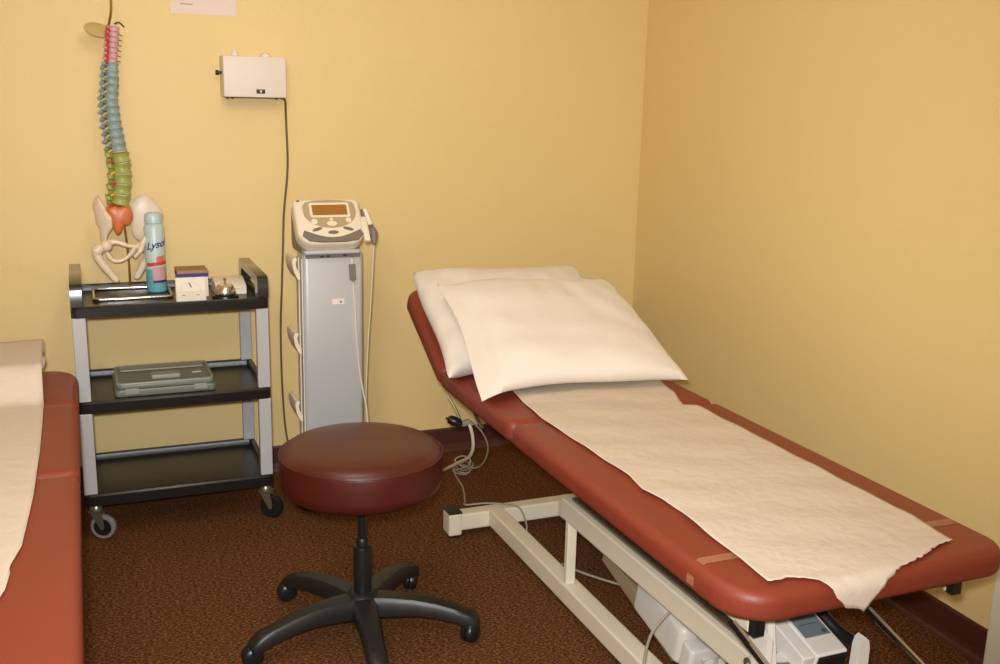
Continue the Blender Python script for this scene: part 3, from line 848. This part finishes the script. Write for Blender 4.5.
# ------------------------------------------------------------------ small things on the top shelf
cb = thing('glove_box', 'small cardboard box with violet stripe and tan lid, behind the white card', 'box', (.345, 3.70, .7905))
b = B(); box(b, (.294, 3.645, .7905), (.398, 3.745, .862), .002); obj('box_body', b, M_card, cb)
b = B(); box(b, (.2935, 3.6444, .862), (.3985, 3.7455, .8745), .001); o = obj('violet_stripe', b, M_violet, cb)
b = B(); slab(b, .106, .103, .012, (.004,)*4, .002, T(.293, 3.644, .8746, rx=rad(0)), seg=2); obj('lid', b, M_tan, cb)
wc = thing('card_holder', 'white printed folded card standing at the front of the top shelf', 'card', (.33, 3.59, .7905))
b = B(); prism(b, [(0, 0), (.075, 0), (.019, .084), (.015, .084), (.0, .04)], .281, .379, lambda u, v, w: Vector((w, 3.558+u, .7905+v))); bevel_all(b, .0015, 1); obj('card_body', b, M_card, wc)
def oncard(x, z): # a point on the leaning upper front face
    u = 0 if z < .04 else (z-.04)/.044*.015
    return Vector((x, 3.5572+u, .7905+z))
b = B()
for k in range(18):
    a0, a1 = PI*k/18, PI*(k+1)/18
    tube(b, [oncard(.329+.036*math.cos(a0), .033+.036*math.sin(a0)), oncard(.329+.036*math.cos(a1), .033+.036*math.sin(a1))], .0006, 4)
obj('arch_print', b, mat('faint_print', srgb(205, 185, 170), .7), wc)
b = B(); beam(b, oncard(.325, .066), oncard(.332, .052), .004, .0008, up=(0, 1, 0)); obj('ink_mark', b, M_ink, wc)
b = B(); box(b, (.340, 3.6436, .851), (.372, 3.6448, .858)); obj('green_patch', b, M_pgreen, wc)
b = B()
for x in (.305, .352): beam(b, oncard(x-.004, .026), oncard(x+.006, .024), .0018, .0008, up=(0, 1, 0))
obj('ink_mark', b, M_ink, wc)

bell = thing('service_bell', 'small brass-chrome service bell on a black base at the front of the top shelf', 'bell', (.449, 3.60, .7905))
b = B(); lathe(b, [(.045, 0), (.046, .004), (.043, .012), (.034, .014)], (.449, 3.60, .7905), n=36); obj('bell_base', b, M_black, bell, smooth=True, flat_angle=40)
b = B(); lathe(b, [(.036, .017), (.0365, .022), (.034, .034), (.027, .046), (.016, .053), (.006, .055), (0, .055)], (.449, 3.60, .7905), n=36); obj('bell_dome', b, mat('bell_metal', srgb(235, 225, 205), .22, metal=.9), bell, smooth=True, flat_angle=60)
b = B(); lathe(b, [(.0035, .0552), (.0035, .066), (.006, .067), (.006, .071), (0, .073)], (.449, 3.60, .7905), n=16); obj('plunger', b, M_brass, bell, smooth=True)

wd = thing('tissue_box', 'low cream box with sloping top behind the bell on the top shelf', 'box', (.475, 3.73, .7905))
b = B(); prism(b, [(0, 0), (.13, 0), (.13, .042), (.10, .050), (.012, .034), (0, .026)], .425, .532, lambda u, v, w: Vector((w, 3.665+u, .7905+v))); bevel_all(b, .004, 3, 20)
obj('box_body', b, M_card, wd, smooth=True, flat_angle=30)
b = B(); box(b, (.424, 3.664, .8105), (.533, 3.7955, .8122), .0005); obj('lid_seam', b, mat('seam_tan', srgb(205, 185, 160), .7), wd)

# ------------------------------------------------------------------ gel warmer on the wall
GX0, GX1, GZ0, GZ1 = .502, .727, 1.481, 1.626
GY = 3.84
gw = thing('gel_warmer', 'white wall-mounted gel warmer box with a brown cord, above the cart', 'gel warmer', ((GX0+GX1)/2, WY-.004, GZ0))
b = B(); box(b, (GX0, GY, GZ0), (GX1, WY-.0005, GZ1), .004, seg=3)
obj('warmer_body', b, M_box, gw, smooth=True, flat_angle=40)
b = B(); box(b, (GX0+.115, GY-.003, GZ0+.014), (GX0+.146, GY+.001, GZ0+.029), .001); sw_ = obj('switch', b, M_black, gw)
b = B(); box(b, (GX0+.127, GY-.0055, GZ0+.018), (GX0+.134, GY-.003, GZ0+.026), .001); obj('rocker', b, M_card, sw_)
b = B(); lathe(b, [(.005, 0), (.005, .010), (.009, .0102), (.009, .022), (0, .022)], (GX0, GY+.045, GZ0+.085), (-1, 0, 0), 16); obj('knob', b, M_black, gw, smooth=True)
for x in (.012, .030, .188, .212):
    b = B(); lathe(b, [(.0055, 0), (.0055, -.006), (0, -.006)], (GX0+x, GY+.014, GZ0), (0, 0, 1), 12); obj('foot', b, M_black, gw)
b = B(); box(b, (GX0+.012, GY+.008, GZ0-.0025), (GX1-.012, WY-.004, GZ0-.0002)); obj('bottom_plate', b, M_black, gw)
cp_ = [(GX1-.008, GY+.03, GZ0-.002), (GX1+.002, GY+.045, GZ0-.012), (GX1+.010, WY-.02, GZ0-.05), (GX1+.014, WY-.006, GZ0-.11), (.742, WY-.006, 1.22), (.724, WY-.006, 1.05), (.717, WY-.006, .92), (.708, WY-.006, .75), (.700, WY-.006, .60), (.699, WY-.006, .40), (.705, WY-.006, .22), (.715, WY-.010, .12), (.73, WY-.03, .012), (.86, WY-.05, .008)]
b = B(); tube(b, smoothpts(cp_, 6), .0042, 8); obj('power_cord', b, M_bcord, gw, smooth=True)
# bottles standing in it
for x, h, r, lab in ((.551, .038, .012, 'white gel bottle with pointed nozzle poking from the warmer box, left'), (.662, .016, .017, 'white gel bottle cap just showing at the right of the warmer box')):
    g = thing('gel_bottle', lab, 'bottle', (x, GY+.05, GZ1))
    b = B(); lathe(b, [(r*.95, .0005), (r, .004), (r*.9, h*.35), (r*.35, h*.7), (r*.18, h), (0, h)], (x, GY+.05, GZ1), n=20) if h > .02 else lathe(b, [(r, .0005), (r, h*.5), (r*.6, h*.9), (0, h)], (x, GY+.05, GZ1), n=20)
    obj('nozzle_cap', b, M_card, g, smooth=True, flat_angle=50)
# notice on the wall
nt_ = thing('paper_notice', 'white paper notice pinned at the top of the back wall', 'notice', (.45, WY-.001, 1.77))
b = B(); 
n0 = at_y(171, 13.0, WY-.002); n1 = at_y(236, 15.2, WY-.002)
box(b, (n0.x, WY-.0022, n0.z), (n1.x, WY-.0010, n0.z+.20)); obj('sheet', b, M_notice, nt_)
b = B()
for k in range(5): box(b, (n0.x+.033+k*.009, WY-.0028, n0.z+.032), (n0.x+.039+k*.009, WY-.0023, n0.z+.0355))
obj('print_line', b, M_dgrey, nt_)

# ------------------------------------------------------------------ ultrasound unit on its stand
stand = thing('device_stand', 'tall silver column stand on casters with white side bins, behind the stool', 'stand', (.80, 3.50, 0))
KX0, KX1, KY0, KY1 = .694, .908, 3.45, 3.56
b = B(); slab(b, KX1-KX0, KY1-KY0, .812, (.018,)*4, .003, T(KX0, KY0, .148), seg=2); obj('column', b, M_silver, stand, smooth=True, flat_angle=40)
b = B(); slab(b, .32, .30, .05, (.05,)*4, .015, T(.66, 3.40, .075), seg=4); obj('stand_base', b, M_silver, stand, smooth=True, flat_angle=50)
b = B(); box(b, (KX0+.02, KY0+.01, .125), (KX1-.02, KY1-.01, .148)); obj('column_foot', b, M_dgrey, stand)
for x, y in ((.70, 3.50), (.955, 3.42), (.70, 3.67), (.95, 3.67)):
    b = B(); tube(b, [(x, y, .076), (x, y, .05)], .008, 10)
    for sg in (-1, 1): lathe(b, [(0, .022), (.02, .021), (.031, .012), (.031, .003)], (x, y, .0312), (.8*sg, .6*sg, 0), 22)
    obj('caster', b, M_black, stand, smooth=True, flat_angle=50)
b = B(); box(b, (KX0+.01, KY0-.002, .943), (KX1-.01, KY1+.01, .9605), .003); obj('top_collar', b, M_dgrey, stand)
b = B()
for x, z in ((.760, .950), (.782, .950), (.842, .952)): sphere(b, (x, KY0-.004, z), .005, s=(1.4, .6, .7), n=8)
obj('thumb_screw', b, M_black, stand)
b = B(); box(b, (.795, KY0-.0022, .778), (.838, KY0-.0002, .798), .0005); obj('name_plate', b, M_card, stand)
b = B(); box(b, (.822, KY0-.0035, .783), (.829, KY0-.0022, .790)); obj('name_plate', b, M_dgrey, stand)
b = B(); box(b, (KX0-.0035, KY0+.006, .16), (KX0-.0005, KY0+.014, .94)); obj('edge_strip', b, M_card, stand)
b = B(); box(b, (KX0-.004, KY1-.05, .24), (KX0-.0006, KY1-.01, .94)); obj('bin_rail', b, M_device, stand)
for z in (.862, .595, .345):     # curved white bins on the left side
    rings = []
    b = B()
    prof = [(0, 0), (-.010, .008), (-.022, .035), (-.027, .065), (-.024, .078), (-.014, .082), (-.009, .076), (-.015, .062), (-.010, .04), (0, .025)]
    prism(b, prof, KY0+.03, KY1+.05, lambda u, v, w: Vector((KX0-.004+u, w, z+v))); bevel_all(b, .003, 2, 35)
    obj('side_bin', b, M_device, stand, smooth=True, flat_angle=40)
# console
dev = thing('ultrasound_unit', 'cream ultrasound therapy unit with amber display on top of the silver stand', 'therapy unit', (.80, 3.50, .94))
ang = rad(50)   # face tilt
F0 = Vector((.674, 3.395, 1.004))
ML = T(F0.x, F0.y, F0.z, rx=ang)
W_, L_ = .234, .185
def DM(x, y, z=0): return ML @ Vector((x, y, z))
b = B(); slab(b, W_, L_, .060, (.055, .055, .022, .022), .014, ML @ Matrix.Translation((0, 0, -.060)), crown=.003, seg=4); obj('front_shell', b, M_device, dev, smooth=True, flat_angle=60)
# body behind the face
def wedge(x0, x1, m, name, poly, bev=.008):
    b = B(); prism(b, poly, x0, x1, lambda u, v, w: Vector((w, u, v))); bevel_all(b, bev, 3, 25); return obj(name, b, m, dev, smooth=True, flat_angle=40)
wedge(.690, .892, M_dgrey, 'rear_body', [(3.445, .9612), (3.60, .9612), (3.62, .98), (3.62, 1.09), (3.585, 1.105), (3.565, 1.09), (3.445, .988)])
b = B(); slab(b, .20, .03, .014, (.012,)*4, .004, T(.694, 3.418, .9612), seg=3); obj('front_lip', b, M_silver, dev, smooth=True)
def face_poly(pts, z0, z1, m, name, par=dev, lab=None):
    b = B(); prism(b, pts, z0, z1, lambda u, v, w: DM(u, v, w)); o = obj(name, b, m, par, smooth=True, flat_angle=30)
    if lab: o['label'] = lab
    return o
# olive control area: rounded shape wide at the top, pointed below
pp = []
for k in range(25):
    a = PI + PI*k/24; pp.append((.122+.092*math.cos(a), .125+.066*math.sin(a)))
pp += [(.213, .150), (.205, .164), (.170, .171), (.120, .173), (.070, .171), (.040, .164), (.030, .150)]
face_poly(pp, .001, .0045, M_olive, 'control_panel')
panel = dev
fr = rrect(.140, .060, (.008,)*4, 0, 4); face_poly([(x+.052, y+.101) for x, y in fr], .0045, .0056, M_device, 'display_frame')
fr = rrect(.122, .042, (.003,)*4, 0, 3); face_poly([(x+.061, y+.110) for x, y in fr], .0056, .0062, M_lcd, 'display', lab='amber display')
# front grey arc
arc = [(.012, .020)] ; arc = []
for k in range(17):
    t = k/16; x = .022 + .196*t; arc.append((x, .050 - .030*math.sin(PI*t) ))
arc2 = [(.226, .030), (.205, .008), (.16, .002), (.08, .002), (.035, .008), (.014, .030)]
face_poly(arc + arc2, .001, .006, M_dgrey, 'front_grip')
for x, y, a in ((.068, .054, .25), (.122, .041, 0), (.176, .054, -.25)):
    e = [(x + .018*math.cos(2*PI*k/16)*math.cos(a) - .006*math.sin(2*PI*k/16)*math.sin(a)*-1, y + .006*math.sin(2*PI*k/16) + .018*math.cos(2*PI*k/16)*math.sin(a)) for k in range(16)]
    face_poly(e, .001, .006, M_dgrey, 'button')
for x, y, r in ((.062, .084, .011), (.182, .088, .010), (.122, .092, .006)):
    face_poly([(x+r*math.cos(2*PI*k/14), y+r*math.sin(2*PI*k/14)) for k in range(14)], .0046, .0066, M_device, 'button')
face_poly([(.122+.018*math.cos(2*PI*k/18), .075+.010*math.sin(2*PI*k/18)) for k in range(18)], .0046, .0066, M_device, 'button')
face_poly([(.018+.006*math.cos(2*PI*k/10), .172+.003*math.sin(2*PI*k/10)) for k in range(10)], .001, .0035, M_dgrey, 'badge')
# holder wing and applicator
b = B(); box(b, (0, 0, 0), (.022, .10, .016), .005, M=T(.902, 3.412, .998, rx=ang)); obj('holder', b, M_device, dev, smooth=True)
ap = thing('ultrasound_applicator', 'white and grey handheld applicator resting in the holder right of the unit', 'applicator', (.97, 3.50, 1.0))
a0 = at_y(364, 209, 3.52); a1 = at_y(370, 226, 3.48); a2 = at_y(373.5, 233, 3.46); a3 = at_y(374, 244, 3.44)
b = B(); tube(b, smoothpts([a0, a0*.7+a1*.3, a0*.3+a1*.7, a1], 3), [.005, .009, .0105, .011, .011, .0115, .012, .0125, .0125, .0125], 14); obj('applicator_body', b, M_card, ap, smooth=True)
off = Vector((-.012, -.006, -.002))
b = B(); tube(b, smoothpts([a0+off*.9, a0*.5+a1*.5+off, a1+off, a2+off*.8], 3), [.005, .006, .007, .0075, .0075, .0075, .0075, .0075, .007, .006], 10); obj('grey_edge', b, M_dgrey, ap, smooth=True)
b = B(); tube(b, [a1, a1*.5+a2*.5, a2, a2*.5+a3*.5, a3], [.013, .0145, .0145, .012, .006], 14); obj('applicator_head', b, M_dgrey, ap, smooth=True)
e = a3
b = B(); tube(b, smoothpts([e, at_y(373, 262, 3.46), at_y(371, 300, 3.50), at_y(368, 345, 3.52), at_y(366, 400, 3.53), at_y(368, 425, 3.54), (.93, 3.56, .22)], 6), .003, 8)
obj('cord', b, M_wcord, ap, smooth=True)
# white lead hanging in front of the column
ld = thing('lead_cable', 'white lead hanging with a grey plug down the front of the silver column', 'cable', (.88, 3.44, .9))
b = B(); tube(b, smoothpts([at_y(352, 256, 3.435), at_y(352, 264, 3.435)], 3), .004, 8); tube(b, smoothpts([at_y(353, 279, 3.435), at_y(355, 310, 3.437), at_y(357, 345, 3.437), at_y(361, 380, 3.440), at_y(366, 405, 3.44), at_y(368, 425, 3.44), at_y(369, 445, 3.44)], 6), .0035, 8)
obj('cord', b, M_wcord, ld, smooth=True)
q0 = at_y(352, 264, 3.435); q1 = at_y(353, 280, 3.435)
b = B(); beam(b, q0, q1, .022, .012, up=(0, 1, 0), bev=.002); obj('plug', b, M_dgrey, ld)

# ------------------------------------------------------------------ wires near the table head
pc = thing('power_cable', 'bundle of white and grey power cables hanging to the floor behind the table foot', 'cable', (1.32, 3.5, 0))
def P(px, py, Y): return at_y(px, py, Y)
b = B(); tube(b, smoothpts([P(468, 421, 3.20), P(472, 433, 3.20), P(473, 447, 3.22), P(469, 457, 3.28), P(458, 463, 3.40), P(444, 470, 3.55)], 6), .006, 8); o = obj('white_cord', b, M_wcord, pc, smooth=True)
b = B(); tube(b, smoothpts([P(471, 421, 3.22), P(482, 432, 3.22), P(488, 447, 3.24), P(484, 462, 3.30), P(475, 468, 3.36), P(462, 466, 3.42), P(455, 460, 3.44), P(462, 456, 3.42), P(470, 459, 3.38), P(468, 466, 3.38), P(456, 470, 3.44)], 6), .0032, 8); obj('grey_cord', b, M_gcord, pc, smooth=True)
b = B()
for k in range(3):
    cpt = Vector((1.375+.006*k, 3.68-.006*k, 0)); pts = []
    for j in range(21):
        a = 2*PI*j/20; pts.append((cpt.x+.032*math.cos(a), cpt.y+.045*math.sin(a), max(.004+.008*k, cpt.z*.0+.008+.009*k+.012*math.sin(a+k))))
    tube(b, pts, .003, 6)
obj('cord_coil', b, M_gcord, pc, smooth=True)
b = B(); tube(b, smoothpts([P(453, 470, 3.50), P(457, 478, 3.42), P(463, 488, 3.30), P(465, 500, 3.20), (1.185, 3.125, .100), (1.25, 3.12, .098), (1.30, 3.10, .098), (1.36, 3.06, .094), (1.38, 3.03, .04), (1.37, 2.99, .006), (1.35, 2.8, .006)], 6), .0032, 8)
obj('grey_cord', b, M_gcord, pc, smooth=True)
hc = thing('hand_control', 'black hand control hanging under the raised head section', 'hand control', (1.2, 3.2, .36))
k0 = P(446, 418, 3.22); k1 = P(462, 424, 3.20)
b = B(); tube(b, [k0, k0*.8+k1*.2, k0*.5+k1*.5, k0*.2+k1*.8, k1], [.006, .015, .018, .016, .008], 12); obj('control_body', b, M_black, hc, smooth=True)
b = B(); beam(b, k1, P(470, 421, 3.20), .018, .018, bev=.003); obj('connector', b, M_gcord, hc)
b = B(); tube(b, smoothpts([P(462, 424, 3.2), P(455, 408, 3.22), P(448, 396, 3.24)], 5), .004, 8); obj('lead', b, M_steel, hc, smooth=True)
# loose cord looping over the base rails
lc = thing('loop_cable', 'thin grey cable looping over the floor rail of the right treatment table', 'cable', (1.25, 2.1, 0))
X0_ = 1.08
pts = [(1.30, 2.58, .105), (1.345, 2.50, .10), (1.41, 2.36, .115), (1.46, 2.20, .16), (1.44, 2.05, .24), (1.37, 1.98, .275), (1.30, 1.955, .27), (1.24, 1.95, .22), (1.222, 1.95, .14), (1.222, 1.93, .08), (1.225, 1.90, .03), (1.23, 1.86, .006), (1.25, 1.75, .006)]
b = B(); tube(b, smoothpts(pts, 6), .0038, 8); tag(lc, None, None); obj('cord', b, M_gcord, lc, smooth=True)

# ------------------------------------------------------------------ globe lamps added out of view, shaped to put more light on the walls
def globe(x, y, power, col, label):
    t = thing('added_globe_lamp', label, 'added lamp', (x, y, ZC))
    b = B(); lathe(b, [(.07, -.001), (.07, -.02), (.012, -.03), (.012, -.10)], (x, y, ZC), n=24); obj('added_lamp_stem', b, M_white, t, smooth=True, flat_angle=40)
    L = bpy.data.lights.new('added_ceiling_light', 'POINT'); L.shadow_soft_size = .16; L.energy = power; L.color = col
    o = bpy.data.objects.new('added_ceiling_light', L); COL.objects.link(o); o.location = (x, y, ZC-.27)
globe(-.35, .55, 41, (1, .89, .74), 'unseen globe lamp added on the ceiling nearest the camera')
globe(.35, 2.1, 22, (1, .89, .74), 'unseen globe lamp added on the ceiling above the rolling stool')
# the camera's own flash
L = bpy.data.lights.new('camera_flash', 'SPOT'); L.shadow_soft_size = .035; L.spot_size = rad(94); L.spot_blend = 1; L.energy = 300; L.color = (.94, .98, 1)
o = bpy.data.objects.new('camera_flash', L); COL.objects.link(o)
o.location = Vector((0, 0, EYE)) + UP*.07 - RIGHT*.03 - FWD*.02
tgt = Vector((1.1, 3.5, .7)); o.rotation_euler = (tgt - o.location).to_track_quat('-Z', 'Y').to_euler()
w = bpy.data.worlds.new('world'); C.world = w; w.use_nodes = True
w.node_tree.nodes['Background'].inputs[0].default_value = (1, .9, .78, 1)
w.node_tree.nodes['Background'].inputs[1].default_value = .2
C.view_settings.view_transform = 'Standard'; C.view_settings.look = 'None'
C.view_settings.exposure = 0.0; C.view_settings.gamma = 1
try: C.view_settings.use_curve_mapping = False
except Exception: pass
